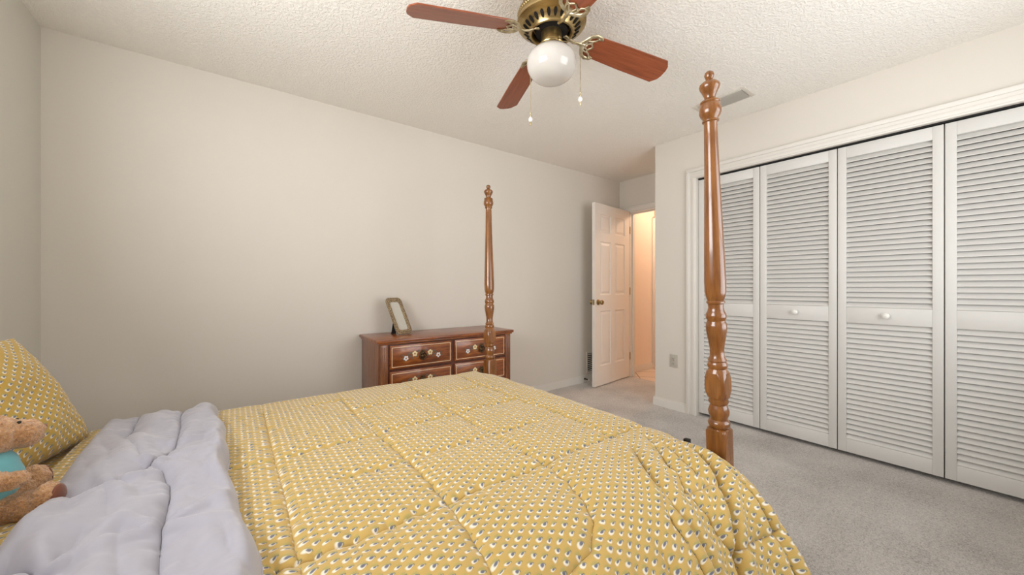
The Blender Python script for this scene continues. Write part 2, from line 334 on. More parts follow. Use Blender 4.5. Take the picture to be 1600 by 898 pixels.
# ------------------------------------------------------------------ six-panel door
def six_panel():
    W, H, th = .755, 2.03, .035
    o = tag(empty('door_1', (XD-.012, DR1-.018, .012)), 'open white six-panel door with brass knobs', 'door', None, 'structure')
    m = MB(); xs = [0, .118, .325, .437, .644, W]; zs = [0, .215, .83, 1.01, 1.61, 1.71, 1.915, H]
    panels = [(xs[a], xs[a+1], zs[b], zs[b+1]) for a in (1, 3) for b in (1, 3, 5)]
    xs = [0, .115, .335, .427, .647, W]; panels = [(xs[a], xs[a+1], zs[b], zs[b+1]) for a in (1, 3) for b in (1, 3, 5)]
    for a in (0, 2, 4): m.box(xs[a], xs[a+1], -th, 0, 0, H)
    for a in (1, 3):
        for b in (0, 2, 4, 6): m.box(xs[a], xs[a+1], -th, 0, zs[b], zs[b+1])
    for p0, p1, q0, q1 in panels:
        for y, sg in ((-th, 1), (0, -1)):
            loops = []
            for ins, dep in ((0, 0), (.010, .009), (.020, .009), (.042, .002)):
                loops.append([(p0+ins, y+sg*dep, q0+ins), (p1-ins, y+sg*dep, q0+ins), (p1-ins, y+sg*dep, q1-ins), (p0+ins, y+sg*dep, q1-ins)])
            vs = [v for L in loops for v in L]; fs = []
            for i in range(3):
                for k in range(4): fs.append((i*4+k, i*4+(k+1) % 4, (i+1)*4+(k+1) % 4, (i+1)*4+k))
            fs.append((12, 13, 14, 15)); m.add(vs, fs)
    m.build('door_slab', 'door_white', o, 0)
    for y, sg in ((0, 1), (-th, -1)):
        mt = Matrix.Translation((W-.062, y, .93)) @ Matrix.Rotation(-sg*PI/2, 4, 'X')
        MB().lathe([(0, .032), (.004, .032), (.008, .026), (.012, .012), (.030, .011), (.036, .020), (.046, .027), (.056, .027), (.064, .020), (.067, 0)], 28, mat=mt).build('door_knob', 'antique_brass', o, 40)
    MB().box(W-.001, W+.0012, -th+.005, -.005, .90, .96).box(W, W+.008, -th+.012, -.012, .922, .938).build('latch_plate', 'antique_brass', o, 0)
    for z in (.25, 1.05, 1.80): MB().lathe([(z-.045, .006), (z+.045, .006)], 12, mat=Matrix.Translation((-.004, .004, 0))).build('hinge', 'antique_brass', o)
    return o
d1 = six_panel(); d1.rotation_euler = (0, 0, PI+math.radians(7.0))

# ------------------------------------------------------------------ ceiling register, wall return, outlet, door stop
o = tag(empty('ceiling_vent', (2.803, 1.232, HC)), 'white rectangular register in the textured ceiling', 'vent')
hx, hy = .088, .178
m = MB()
for a, b, c, d in ((-hx, hx, -hy, -hy+.028), (-hx, hx, hy-.028, hy), (-hx, -hx+.028, -hy+.028, hy-.028), (hx-.028, hx, -hy+.028, hy-.028)): m.box(a, b, c, d, -.006, 0, bev=.002)
m.build('frame', 'vent_metal', o, 30)
MB().box(-hx+.028, hx-.028, -hy+.028, hy-.028, -.002, -.0008).build('duct', 'slot_dark', o, 0)
m = MB(); R = Matrix.Rotation(math.radians(32), 4, 'Y')
for i in range(7):
    x = -hx+.034+i*.0183; m.box(-.010, .010, -hy+.029, hy-.029, -.0008, .0008, mat=Matrix.Translation((x, 0, -.0075)) @ R)
m.build('louvers', 'vent_grey', o, 0)

o = tag(empty('return_grille', (3.46, YA, .225)), 'small white slatted return grille low behind the open door', 'vent')
m = MB()
for a, b, c, d in ((-.15, .15, -.125, -.105), (-.15, .15, .105, .125), (-.15, -.128, -.105, .105), (.128, .15, -.105, .105)): m.box(a, b, -.008, 0, c, d, bev=.002)
m.build('frame', 'vent_metal', o, 30)
MB().box(-.128, .128, -.002, -.0008, -.105, .105).build('duct', 'slot_dark', o, 0)
m = MB(); R = Matrix.Rotation(math.radians(40), 4, 'X')
for i in range(9): m.box(-.128, .128, -.0055, .0055, -.001, .001, mat=Matrix.Translation((0, -.006, -.092+i*.023)) @ R)
m.build('slats', 'vent_metal', o, 0)

o = tag(empty('wall_outlet', (XC, 1.825, .440)), 'beige duplex outlet low on the wall beside the closet casing', 'outlet')
MB().box(-.006, 0, -.036, .036, -.058, .058, bev=.002).build('cover_plate', 'plastic_beige', o, 30)
for z in (-.021, .021):
    r = MB().box(-.0085, -.0055, -.016, .016, z-.0145, z+.0145, bev=.0014).build('socket', 'plastic_beige', o, 30)
    MB().box(-.0088, -.0083, -.0075, -.0050, z-.002, z+.008).box(-.0088, -.0083, .0045, .0070, z-.003, z+.008).box(-.0088, -.0083, -.0025, .0025, z-.010, z-.006).build('slot', 'slot_dark', r, 0)
MB().lathe([(0, .003), (.0015, .002)], 12, mat=Matrix.Translation((-.006, 0, 0)) @ Matrix.Rotation(-PI/2, 4, 'Y')).build('screw', 'dark_metal', o)

o = tag(empty('door_stop', (3.27, YA-.0145, .045)), 'short dark spring door stop with a white tip on the baseboard', 'door stop')
mt = Matrix.Rotation(PI/2, 4, 'X')
prof = [(0, .011), (.003, .011)]+[(.004+i*.0022, .0058 if i % 2 else .0072) for i in range(24)]+[(.058, .005)]
MB().lathe(prof, 16, mat=mt).build('spring', 'dark_metal', o, 0)
MB().lathe([(.056, .0075), (.060, .009), (.070, .009), (.073, .006)], 16, mat=mt).build('tip', 'porcelain', o)

# ------------------------------------------------------------------ ceiling fan
FX, FY = 1.159, 1.249
fan = tag(empty('ceiling_fan', (FX, FY, HC)), 'antique brass ceiling fan with four wooden blades and a white globe', 'ceiling fan')
Z = lambda z: z-HC
m = MB().lathe([(Z(2.290), .060), (Z(2.285), .084), (Z(2.258), .088), (Z(2.252), .092), (Z(2.254), .098), (Z(2.262), .101), (Z(2.286), .130), (Z(2.296), .150), (Z(2.300), .155), (Z(2.308), .157), (Z(2.315), .155),
    (Z(2.318), .150), (Z(2.324), .153), (Z(2.350), .150), (Z(2.356), .146), (Z(2.372), .139), (Z(2.384), .125), (Z(2.390), .128), (Z(2.412), .130), (Z(2.436), .134), (0, .134)], 64)
m.build('motor_housing', 'antique_brass', fan, 35)
m = MB()
for k in range(26):
    a = 2*PI*k/26; P = Matrix.Rotation(a, 4, 'Z') @ Matrix.Translation((.118, 0, Z(2.2745))) @ Matrix.Rotation(math.radians(-41), 4, 'Y')
    bm = bmesh.new(); bmesh.ops.create_cone(bm, cap_ends=True, segments=14, radius1=1, radius2=1, depth=.003)
    for v in bm.verts: v.co = Vector((v.co.x*.0165, v.co.y*(.0072+.0018*v.co.x), v.co.z))
    m.addbm(bm, 0, P)
m.build('vent_slots', 'slot_dark', fan, 0)
m = MB()
for k in range(70):
    a = 2*PI*k/70; m.ball((.1515*math.cos(a), .1515*math.sin(a), Z(2.337)), .0075, sub=1, scale=(.6, 1, 1.4), rot=Matrix.Rotation(a, 3, 'Z') @ Matrix.Rotation(.5, 3, 'X'))
m.build('rope_band', 'antique_brass', fan, 60)
MB().lathe([(Z(2.262), .066), (Z(2.264), .074), (Z(2.284), .080), (Z(2.290), .080)], 48).build('flywheel', 'slot_dark', fan)
MB().lathe([(Z(2.196), .058), (Z(2.200), .060), (Z(2.206), .054), (Z(2.209), .047), (Z(2.268), .046), (Z(2.274), .040)], 48).build('light_fitter', 'antique_brass', fan, 35)
for k in range(3):
    a = 2*PI*k/3+.3; MB().lathe([(0, .004), (.010, .004), (.011, .006), (.016, .006)], 10, mat=Matrix.Translation((0, 0, Z(2.200))) @ Matrix.Rotation(a, 4, 'Z') @ Matrix.Translation((.055, 0, 0)) @ Matrix.Rotation(PI/2, 4, 'Y')).build('thumb_screw', 'antique_brass', fan)
gp = [(Z(z_), r_) for z_, r_ in ((2.041, 0), (2.0415, .020), (2.043, .040), (2.048, .060), (2.058, .079), (2.073, .095), (2.092, .106), (2.112, .111), (2.132, .111), (2.149, .106), (2.163, .096), (2.175, .082), (2.184, .066), (2.191, .050), (2.198, .049))]
q_ = []
for i in range(len(gp)-1):
    a_, b_, c_, d_ = gp[max(i-1, 0)], gp[i], gp[i+1], gp[min(i+2, len(gp)-1)]
    for k in range(4):
        t_ = k/4; q_.append(tuple(.5*(2*b_[e]+(-a_[e]+c_[e])*t_+(2*a_[e]-5*b_[e]+4*c_[e]-d_[e])*t_**2+(-a_[e]+3*b_[e]-3*c_[e]+d_[e])*t_**3) for e in (0, 1)))
gp = q_+[gp[-1]]
MB().lathe(gp, 64).build('glass_globe', 'opal_glass', fan, 60)
def blade(ang):
    b0, b1 = .185, .640
    outl = [(b0, -.040), (b0+.008, -.050), (b0+.03, -.0565), (.40, -.0635), (b1-.032, -.068), (b1-.006, -.040), (b1, -.018), (b1, .018), (b1-.006, .040), (b1-.032, .068), (.40, .0635), (b0+.03, .0565), (b0+.008, .050), (b0, .040)]
    n = len(outl); vs = [(x, y, -.003) for x, y in outl]+[(x, y, .003) for x, y in outl]
    bm = bmesh.new(); V = [bm.verts.new(v) for v in vs]; bm.faces.new(V[:n][::-1]); bm.faces.new(V[n:])
    for i in range(n): bm.faces.new((V[i], V[(i+1) % n], V[n+(i+1) % n], V[n+i]))
    bmesh.ops.bevel(bm, geom=bm.edges[:], offset=.0012, segments=1, affect='EDGES')
    o = MB().addbm(bm).build('blade', 'blade_wood', fan, 30)
    o.location = (0, 0, Z(2.268)); o.rotation_mode = 'XYZ'; o.rotation_euler = (math.radians(-15), math.radians(5.6), ang)
    # bracket: curved arm from the hub, splitting into two horns round a scalloped plate under the blade
    k = MB()
    k.tube([(.064, 0, .006), (.085, .003, .002), (.112, .004, -.010), (.136, 0, -.012), (.160, 0, -.008), (.185, 0, -.008)], [.010, .0085, .0075, .0075, .008, .007], 10, flat=.7)
    for s in (1, -1):
        k.tube([(.150, 0, -.008), (.163, s*.014, -.009), (.172, s*.032, -.010), (.184, s*.050, -.009), (.205, s*.060, -.007), (.230, s*.058, -.006), (.244, s*.050, -.006)], [.006, .008, .0085, .0085, .009, .008, .0035], 10, flat=.6)
        k.tube([(.244, s*.050, -.006), (.222, s*.046, -.006), (.212, s*.034, -.006), (.203, s*.030, -.006), (.200, s*.018, -.006), (.212, s*.006, -.006), (.216, 0, -.006)], [.0035, .0045, .005, .0045, .005, .0045, .0045], 8, flat=.7)
        k.tube([(.165, s*.016, -.009), (.182, s*.026, -.009), (.203, s*.030, -.006)], .004, 8)
        k.tube([(.168, 0, -.009), (.186, s*.012, -.009), (.200, s*.018, -.006)], .0035, 8)
        k.ball((.196, s*.026, -.008), .0055, sub=2, scale=(1, 1, .5)); k.ball((.222, s*.050, -.009), .005, sub=2, scale=(1, 1, .6))
    k.build('blade_bracket', 'pale_brass', o, 50)
for a in (-16.5, 73.5, 163.5, 253.5): blade(math.radians(a))
for (dx, dy, zb) in ((1.7650*.599+.088*.801-FX, 1.765*.801-.088*.599-FY, 1.885), (1.694*.599+.311*.801-FX, 1.694*.801-.311*.599-FY, 1.945)):
    u = Vector((dx, dy, 0)); un = u.normalized()
    c = MB().tube([un*.045+Vector((0, 0, Z(2.226))), un*.085+Vector((0, 0, Z(2.222))), un*.108+Vector((0, 0, Z(2.214))), u+Vector((0, 0, Z(2.196))), u+Vector((0, 0, Z(zb+.04)))], .0014, 6)
    zz = 2.195
    while zz > zb+.045: c.ball((u.x, u.y, Z(zz)), .0021, sub=1); zz -= .0062
    co = c.build('pull_chain', 'pale_brass', fan)
    mt = Matrix.Translation((u.x, u.y, Z(zb)))
    MB().lathe([(-.014, .001), (-.010, .003), (-.004, .0045), (.002, .005), (.005, .003), (.028, .002), (.034, .0045), (.040, .003), (.046, .005), (.052, .002)], 14, mat=mt).build('pull_tip', 'pale_brass', co)
    MB().lathe([(.003, .003), (.007, .008), (.014, .0105), (.021, .009), (.026, .0055), (.029, .003)], 18, mat=mt).build('pull_bead', 'porcelain', co, 50)

# ------------------------------------------------------------------ dresser
DX0, DX1, DY0, DY1, DH = .765, 1.895, 2.505, 2.957, .750
dr = tag(empty('dresser', ((DX0+DX1)/2, (DY0+DY1)/2, 0)), 'cherry wood dresser with inlaid drawers and painted flowers against the wall', 'dresser')
ox, oy = -(DX0+DX1)/2, -(DY0+DY1)/2
def DB(m, a, b, c, d, e, f, mi=0, bev=0): return m.box(a+ox, b+ox, c+oy, d+oy, e, f, mi, bev)
bx0, bx1, by0 = DX0+.018, DX1-.018, DY0+.026
m = MB(); DB(m, bx0, bx1, by0+.02, DY1, .06, .722, bev=.002); DB(m, bx0+.004, bx1-.004, by0+.004, by0+.02, .06, .722)
DB(m, bx0-.006, bx1+.006, by0-.004, DY1, .0, .085, bev=.004); m.build('body', 'cherry_v', dr, 30)
m = MB(); DB(m, DX0, DX1, DY0, DY1+.004, .728, .750, bev=.006); DB(m, DX0+.010, DX1-.010, DY0+.012, DY1, .716, .729, bev=.004); m.build('top', 'cherry', dr, 30)
for px in (bx0+.006, bx1-.056):
    m = MB(); DB(m, px, px+.05, by0-.008, by0+.006, .085, .716, bev=.003)
    for i in range(3): DB(m, px+.009+i*.013, px+.016+i*.013, by0-.013, by0-.006, .11, .70, bev=.003)
    m.build('pilaster', 'cherry_v', dr, 30)
cxm = (bx0+bx1)/2
m = MB(); DB(m, bx0+.05, bx1-.05, by0-.001, by0+.006, .085, .716); m.build('drawer_recess', 'cherry_dark', dr, 0)
def flower(m, cx, cz, r, y, mi, n=5, a0=0):
    for k in range(n):
        a = a0+2*PI*k/n; m.ball((cx+r*.62*math.cos(a), y, cz+r*.62*math.sin(a)), r*.46, mi, 1, (1, .12, 1))
    m.ball((cx, y-.0006, cz), r*.34, 3, 1, (1, .2, 1))
def leaf(m, cx, cz, L, a, y): m.ball((cx, y, cz), L, 2, 1, (1, .05, .34), Matrix.Rotation(-a, 3, 'Y'))
for c0, c1 in ((bx0+.066, cxm-.012), (cxm+.012, bx1-.066)):
    for z0, z1 in ((.545, .708), (.365, .528), (.110, .348)):
        yf = by0-.014; d = empty('drawer', ((c0+c1)/2+ox, yf+oy, (z0+z1)/2)); d.parent = dr
        hw, hz = (c1-c0)/2, (z1-z0)/2
        m = MB(); m.box(-hw, hw, 0, .016, -hz, hz, bev=.005); m.box(-hw+.018, hw-.018, -.003, .004, -hz+.018, hz-.018, bev=.002); m.build('drawer_front', 'cherry', d, 30)
        m = MB(); q = .013; t_ = .0038
        for a, b, e, f in ((-hw+q, hw-q, hz-q-t_, hz-q), (-hw+q, hw-q, -hz+q, -hz+q+t_), (-hw+q, -hw+q+t_, -hz+q+t_, hz-q-t_), (hw-q-t_, hw-q, -hz+q+t_, hz-q-t_)): m.box(a, b, -.0022, .002, e, f)
        m.build('inlay_line', 'inlay', d, 0)
        y = -.0032
        for s in (-1, 1):
            m = MB(); flower(m, s*.058, .012, .020, y, 0, 5, .3); flower(m, s*.122, -.014, .018, y, 1, 5, .9)
            for (lx, lz, L, a) in ((.030, .022, .013, 2.3), (.070, .016, .013, .3), (.074, -.002, .014, -.5), (.060, -.012, .010, -1.1), (.115, .004, .010, .9), (.120, -.012, .009, -.2), (.036, -.004, .011, -.8), (.086, .008, .011, -.9), (.108, -.022, .008, -.9)):
                leaf(m, s*lx*1.22, lz*1.2, L*1.3, a if s > 0 else PI-a, y)
            m.build('painted_spray', ['cream_paint', 'white_flower', 'leaf_grey', 'flower_eye'], d, 60)
        m = MB()
        for k in range(6):
            a = 2*PI*k/6; m.ball((.013*math.cos(a), -.006, .016+.012*math.sin(a)), .010, 0, 1, (1, .45, 1))
        m.ball((0, -.012, .016), .009, 0, 2)
        m.tube([(.026*math.cos(a), -.012, -.008+.024*math.sin(a)) for a in [2*PI*k/28 for k in range(28)]], .0038, 8, closed=True)
        m.ball((0, -.013, -.032), .008, 0, 1, (1.3, .8, .8)); m.ball((0, -.003, -.012), .018, 0, 2, (1, .25, 1)); m.build('pull_handle', 'bronze', d, 50)

# picture frame on the dresser
pf = tag(empty('picture_frame', (1.039, 2.738, DH), math.atan2(.41, .91)), 'ornate scalloped gilt picture frame leaning back on the dresser', 'picture frame')
PW, PH, lean = .072, .290, math.radians(27)
RL = Matrix.Translation((0, -.0, .010)) @ Matrix.Rotation(-lean, 4, 'X')
pts = []; cr = .030
for cx, cz, a0 in ((PW-cr, PH-cr, 0), (-PW+cr, PH-cr, 90), (-PW+cr, cr, 180), (PW-cr, cr, 270)):
    for k in range(7): a = math.radians(a0+k*15); pts.append(Vector((cx+cr*math.cos(a), 0, cz+cr*math.sin(a))))
m = MB(); n = len(pts); inn = []
for p in pts:
    q = Vector((p.x, 0, p.z-PH/2)); fx_ = (PW-.025)/PW; fz_ = (PH/2-.028)/(PH/2); inn.append(Vector((q.x*fx_, 0, q.z*fz_+PH/2)))
mid = [(a+b)/2 for a, b in zip(pts, inn)]
L = [[RL @ (p+Vector((0, y, 0))) for p in P] for P, y in ((pts, .010), (pts, -.002), (mid, -.010), (inn, -.004), (inn, .010))]
vs = [v for l_ in L for v in l_]; fs = [(i*n+k, i*n+(k+1) % n, ((i+1) % 5)*n+(k+1) % n, ((i+1) % 5)*n+k) for i in range(5) for k in range(n)]
m.add(vs, fs)
per = []
for i in range(n):
    a, b = pts[i], pts[(i+1) % n]; s = max(1, round((b-a).length/.0125))
    per += [a.lerp(b, j/s) for j in range(s)]
for i in range(0, len(per)):
    p = per[i]; m.ball(RL @ (p*1.0+Vector((0, -.002, 0))), .0085, 0, 1, (1, 1.0, 1)); c = Vector((p.x*.82, 0, (p.z-PH/2)*.91+PH/2)); m.ball(RL @ (c+Vector((0, -.008, 0))), .0062, 0, 1)
m.build('frame', 'frame_gilt', pf, 60)
m = MB(); hw = PW-.022; m.box(-hw, hw, .001, .006, .025, PH-.025, mat=RL); m.build('glass', 'mirror_glass', pf, 0)
MB().box(-PW+.008, PW-.008, .009, .013, .010, PH-.01, mat=RL).build('back_board', 'black_velvet', pf, 0)
p0 = RL @ Vector((0, .013, .175)); p1 = Vector((-.016, p0.y+.012, -.0))
dv = (p1-p0); m = MB(); nx = Vector((.022, 0, 0)); ny = Vector((0, .004, 0))
vs = [p0-nx*.7, p0+nx*.7, p1+nx, p1-nx, p0-nx*.7+ny, p0+nx*.7+ny, p1+nx+ny, p1-nx+ny]
m.add(vs, [(0, 1, 2, 3), (7, 6, 5, 4), (0, 4, 5, 1), (1, 5, 6, 2), (2, 6, 7, 3), (3, 7, 4, 0)]); m.build('easel_back', 'black_velvet', pf, 0)

# ------------------------------------------------------------------ bed
POST = [(1.7837, 0.0), (1.7818, 0.008), (1.7779, 0.0119), (1.7702, 0.0144), (1.7625, 0.0119), (1.7587, 0.0099), (1.7548, 0.0129), (1.749, 0.0219), (1.7432, 0.0279), (1.7374, 0.0299), (1.7297, 0.0279), (1.7161, 0.0209), (1.7064, 0.0165), (1.7006, 0.0155), (1.6967, 0.02), (1.6909, 0.028), (1.687, 0.0288), (1.6841, 0.0265), (1.6792, 0.029), (1.6656, 0.0315), (1.6559, 0.0315), (1.6461, 0.028), (1.6383, 0.0225), (1.6344, 0.0215), (1.6324, 0.024), (1.6285, 0.024), (1.6266, 0.02), (1.6227, 0.019), (1.4828, 0.0216), (1.345, 0.0256), (1.2134, 0.0297), (1.1295, 0.0318), (1.0945, 0.0309), (1.0801, 0.0283), (1.0697, 0.0247), (1.0677, 0.0242), (1.0646, 0.0271), (1.0594, 0.0271), (1.0563, 0.0232), (1.0439, 0.0223), (1.0325, 0.0253), (1.0242, 0.0294), (1.0159, 0.0301), (1.0096, 0.0294), (1.0044, 0.0263), (0.9992, 0.0269), (0.993, 0.0305), (0.9805, 0.031), (0.9659, 0.03), (0.9387, 0.0254), (0.9094, 0.0208), (0.8862, 0.0214), (0.8799, 0.0249), (0.8736, 0.0281), (0.8694, 0.0255), (0.8652, 0.0276), (0.8578, 0.0298), (0.8504, 0.0286), (0.8462, 0.0265), (0.842, 0.0281), (0.8335, 0.0375), (0.8166, 0.0433), (0.7911, 0.0449), (0.7699, 0.0434), (0.755, 0.0376), (0.7486, 0.0293), (0.7443, 0.0282), (0.7379, 0.0303), (0.7315, 0.0283), (0.7272, 0.0246), (0.7187, 0.0272), (0.7059, 0.0314), (0.6952, 0.0304), (0.6823, 0.0257), (0.678, 0.0252), (0.6737, 0.0294), (0.6651, 0.0332), (0.6565, 0.0315), (0.6501, 0.0263)]
def densify(prof):
    out = []
    for (a, b) in zip(prof, prof[1:]):
        k = 4 if abs(a[0]-b[0]) > .05 else 1
        for j in range(k): t = j/k; out.append((a[0]+(b[0]-a[0])*t, a[1]+(b[1]-a[1])*t))
    return out+[prof[-1]]
pp = [(z, r*.90 if .752 < z < .838 else r) for z, r in densify(POST)]; sq = [(.0312 if .749 < z < .841 else None) for z, r in pp]
for z, r in ((.6495, .030), (.647, .036), (.640, .0418), (.40, .0418), (.30, .0418), (.27, .030), (.255, .036), (.20, .034), (.06, .024), (.03, .030), (0, .026)):
    pp.append((z, r)); sq.append(.0303 if z > .28 else None)
bed = tag(empty('bed', (.27, 1.27, 0)), 'full-size maple bed with tall turned bedposts', 'bed')
def post(base, top, rz=0):
    b, t_ = Vector(base), Vector(top); o = MB().lathe(pp[::-1], 80, sq=sq[::-1]).build('bedpost', 'maple', bed, 40)
    bm = bmesh.new(); bm.from_mesh(o.data)
    for e in bm.edges:
        zc = (e.verts[0].co.z+e.verts[1].co.z)/2
        if len(e.link_faces) == 2 and .753 < zc < .838 and abs(e.verts[0].co.xy.length-.04) < .02 and e.calc_face_angle() > math.radians(9):
            n0, n1 = (f.normal for f in e.link_faces)
            if max(abs(n0.x), abs(n0.y)) > .985 or max(abs(n1.x), abs(n1.y)) > .985: e.smooth = False
    bm.to_mesh(o.data); bm.free()
    o.location = b-bed.location; q = Vector((0, 0, 1)).rotation_difference((t_-b).normalized()); o.rotation_mode = 'QUATERNION'; o.rotation_quaternion = q; return o
post((1.332, .579, 0), (1.184, .560, 1.775)); post((1.295, 1.953, 0), (1.344, 2.057, 1.775))
post((-.735, .579, 0), (-.735, .579, 1.775)); post((-.735, 1.953, 0), (-.735, 1.953, 1.775))
b0 = bed.location
m = MB(); N = 40
outl = [(.612+i*(1.308)/N, .86+.13*math.sin(PI*i/N)**1.5) for i in range(N+1)]
vs = []; fs = []
for x in (-.752, -.722):
    vs += [(x-b0.x, y-b0.y, .42) for y, z in outl]+[(x-b0.x, y-b0.y, z) for y, z in outl]
n2 = 2*(N+1)
for i in range(N):
    a = [i, i+1, N+1+i+1, N+1+i]; fs += [tuple(a), tuple(q+n2 for q in a[::-1]), (N+1+i, N+2+i, n2+N+2+i, n2+N+1+i), (i, i+n2, i+1+n2, i+1)]
fs += [(0, N+1, N+1+n2, n2), (N, N+n2, 2*N+1+n2, 2*N+1)]
m.add(vs, fs).build('headboard', 'maple', bed, 30)
for y in (.585, 1.947): MB().box(-.70-b0.x, 1.275-b0.x, y-.014-b0.y, y+.014-b0.y, .24, .38, bev=.004).build('side_rail', 'maple', bed, 30)
fb = MB().box(1.293-b0.x, 1.317-b0.x, .62-b0.y, 1.915-b0.y, .26, .40, bev=.004).build('foot_rail', 'maple', bed, 30)

bs = MB().box(-.70, 1.215, .625, 1.905, .245, .40, bev=.03); tag(bs.build('box_spring', 'sheet_plain', None, 40), 'box spring under the mattress of the four-poster bed', 'box spring')
# ------------------------------------------------------------------ cloth helpers
rng = np.random.default_rng(3)
def fbm(x, y, freq, octs=3, seed=0, ax=1.0, ay=1.0):
    r = np.random.default_rng(seed); out = np.zeros_like(x); amp = 1.0
    for o_ in range(octs):
        for k in range(5):
            a = r.uniform(0, 2*PI); f = freq*2**o_*r.uniform(.6, 1.4); ph = r.uniform(0, 2*PI)
            out += amp*np.sin(f*(ax*x*math.cos(a)+ay*y*math.sin(a))*2*PI+ph+1.3*np.sin(f*.7*2*PI*(ax*x*math.sin(a)-ay*y*math.cos(a))+ph*2))/5
        amp *= .55
    return out
def pdist(x, y, line):
    best = np.full(x.shape, 9.0); along = np.zeros_like(x); acc = 0
    for (a, b), (c, d) in zip(line, line[1:]):
        L = math.hypot(c-a, d-b)
        if L < 1e-6: continue
        t_ = np.clip(((x-a)*(c-a)+(y-b)*(d-b))/L**2, 0, 1); dd = np.hypot(x-a-t_*(c-a), y-b-t_*(d-b))
        mk = dd < best; best = np.where(mk, dd, best); along = np.where(mk, acc+t_*L, along); acc += L
    return best, along
def seams(x, y, lines, depth, width, gather):
    dmin = np.full(x.shape, 9.0); g = np.zeros_like(x)
    for i, L in enumerate(lines):
        d, s = pdist(x, y, L); dmin = np.minimum(dmin, d)
        g += gather*np.exp(-(d/.028)**1.2)*(np.sin(s*150+2.5*np.sin(s*31+i)+i*2)*.6+np.sin(s*83+i))*np.clip(d/.008, 0, 1)
    return -depth*np.exp(-(dmin/width))-.5*depth*np.exp(-(dmin/(width*4)))+g, dmin
def grid_mesh(name, P, UV, mats, parent=None, thick=None, midx=None):
    nu, nv = P.shape[:2]; vs = P.reshape(-1, 3).tolist()
    fs = [(i*nv+j, (i+1)*nv+j, (i+1)*nv+j+1, i*nv+j+1) for i in range(nu-1) for j in range(nv-1)]
    me = bpy.data.meshes.new(name); me.from_pydata(vs, [], fs)
    ul = me.uv_layers.new(name='UVMap'); vi = np.zeros(len(me.loops), dtype=np.int32); me.loops.foreach_get('vertex_index', vi)
    ul.data.foreach_set('uv', UV.reshape(-1, 2)[vi].astype(np.float32).ravel())
    for m_ in (mats if isinstance(mats, list) else [mats]): me.materials.append(M[m_])
    me.polygons.foreach_set('use_smooth', np.ones(len(fs), dtype=bool))
    if midx is not None: me.polygons.foreach_set('material_index', midx.astype(np.int32).ravel())
    me.update(); o = bpy.data.objects.new(name, me); col.objects.link(o)
    if parent: o.parent = parent
    if thick:
        md = o.modifiers.new('thickness', 'SOLIDIFY'); md.thickness = thick; md.offset = -1
    return o
def path(pts, n_per=.006):
    pts = np.array(pts, float)
    # Catmull-Rom smoothing, then resample by arc length
    q = np.vstack([2*pts[0]-pts[1], pts, 2*pts[-1]-pts[-2]]); out = []
    for i in range(1, len(q)-2):
        for t_ in np.linspace(0, 1, 24, endpoint=False):
            a, b, c, d = q[i-1:i+3]; out.append(.5*((2*b)+(-a+c)*t_+(2*a-5*b+4*c-d)*t_**2+(-a+3*b-3*c+d)*t_**3))
    out.append(q[-2]); out = np.array(out); s = np.r_[0, np.cumsum(np.hypot(*np.diff(out, axis=0).T))]
    n = int(s[-1]/n_per)+1; S = np.linspace(0, s[-1], n); return np.c_[np.interp(S, s, out[:, 0]), np.interp(S, s, out[:, 1])], S
ZT = .590
def smooth(a, b, x): t_ = np.clip((x-a)/(b-a), 0, 1); return t_*t_*(3-2*t_)

# mattress under a patterned sheet
def mattress():
    m = MB().box(-.705, 1.215, .62, 1.905, .40, .565, bev=.045); o = m.build('mattress', 'sheet_plain', None, 40)
    return tag(o, 'mattress wrapped in plain sheet beneath the comforter', 'mattress')
mat_o = mattress()
Xs = np.linspace(-.71, -.20, 70); pth, S = path([(1.93, .44), (1.925, .53), (1.895, .572), (1.80, .576), (1.2, .576), (.72, .576), (.64, .572), (.600, .53), (.596, .44)], .008)
X, I = np.meshgrid(Xs, np.arange(len(S)), indexing='ij'); Yp = pth[I, 0]; Zp = pth[I, 1]
Zp = Zp+.004*fbm(X, Yp, 3, 3, 11)
tag(grid_mesh('bed_sheet', np.stack([X, Yp, Zp], -1), np.stack([X, S[I]], -1), 'foulard_pillow', None, .004), 'yellow patterned sheet showing between pillow and folded comforter', 'bed sheet')

# comforter
A = [(.098, 2.2), (.097, 1.544), (.098, 1.28), (.101, 1.087), (.099, .946), (.096, .836), (.10, .70), (.10, .2)]
B = [(.391, 2.2), (.392, 1.696), (.402, 1.329), (.412, 1.063), (.41, .892), (.403, .791), (.392, .677), (.376, .554), (.36, .2)]
Cc = [(.715, 2.2), (.72, 1.647), (.727, 1.351), (.717, 1.135), (.715, .984), (.72, .843), (.722, .803), (.705, .708), (.679, .616), (.640, .552), (.58, .505), (.50, .49)]
D = [(1.04, 2.2), (1.034, 1.635), (1.03, 1.35), (1.05, 1.207), (1.055, 1.014), (1.036, .829)]
h1 = [(-.003, 1.302), (.102, 1.295), (.203, 1.311), (.332, 1.306), (.468, 1.322), (.613, 1.333), (.805, 1.348), (1.042, 1.359)]
h2 = [(.24, 1.066), (.347, 1.058), (.444, 1.068), (.584, 1.07), (.728, 1.073), (.916, 1.075)]
h3 = [(.061, .794), (.156, .791), (.228, .786), (.314, .796), (.41, .798), (.511, .809), (.651, .803), (.728, .809), (.865, .815), (1.019, .816), (1.158, .819), (1.36, .808)]
h4 = [(.391, 1.63), (.55, 1.64), (.72, 1.647), (.90, 1.64), (1.034, 1.635)]; h5 = [(.24, 1.80), (.39, 1.81)]
E_ = [(1.133, .744), (1.054, .642), (.988, .544), (.95, .51), (1.016, .499), (1.06, .49)]
F1 = [(.96, .50), (.95, .40), (.955, .28), (.94, .15)]; F2 = [(.955, .36), (1.07, .352), (1.20, .36)]; F3 = [(1.20, .36), (1.21, .42), (1.19, .50)]
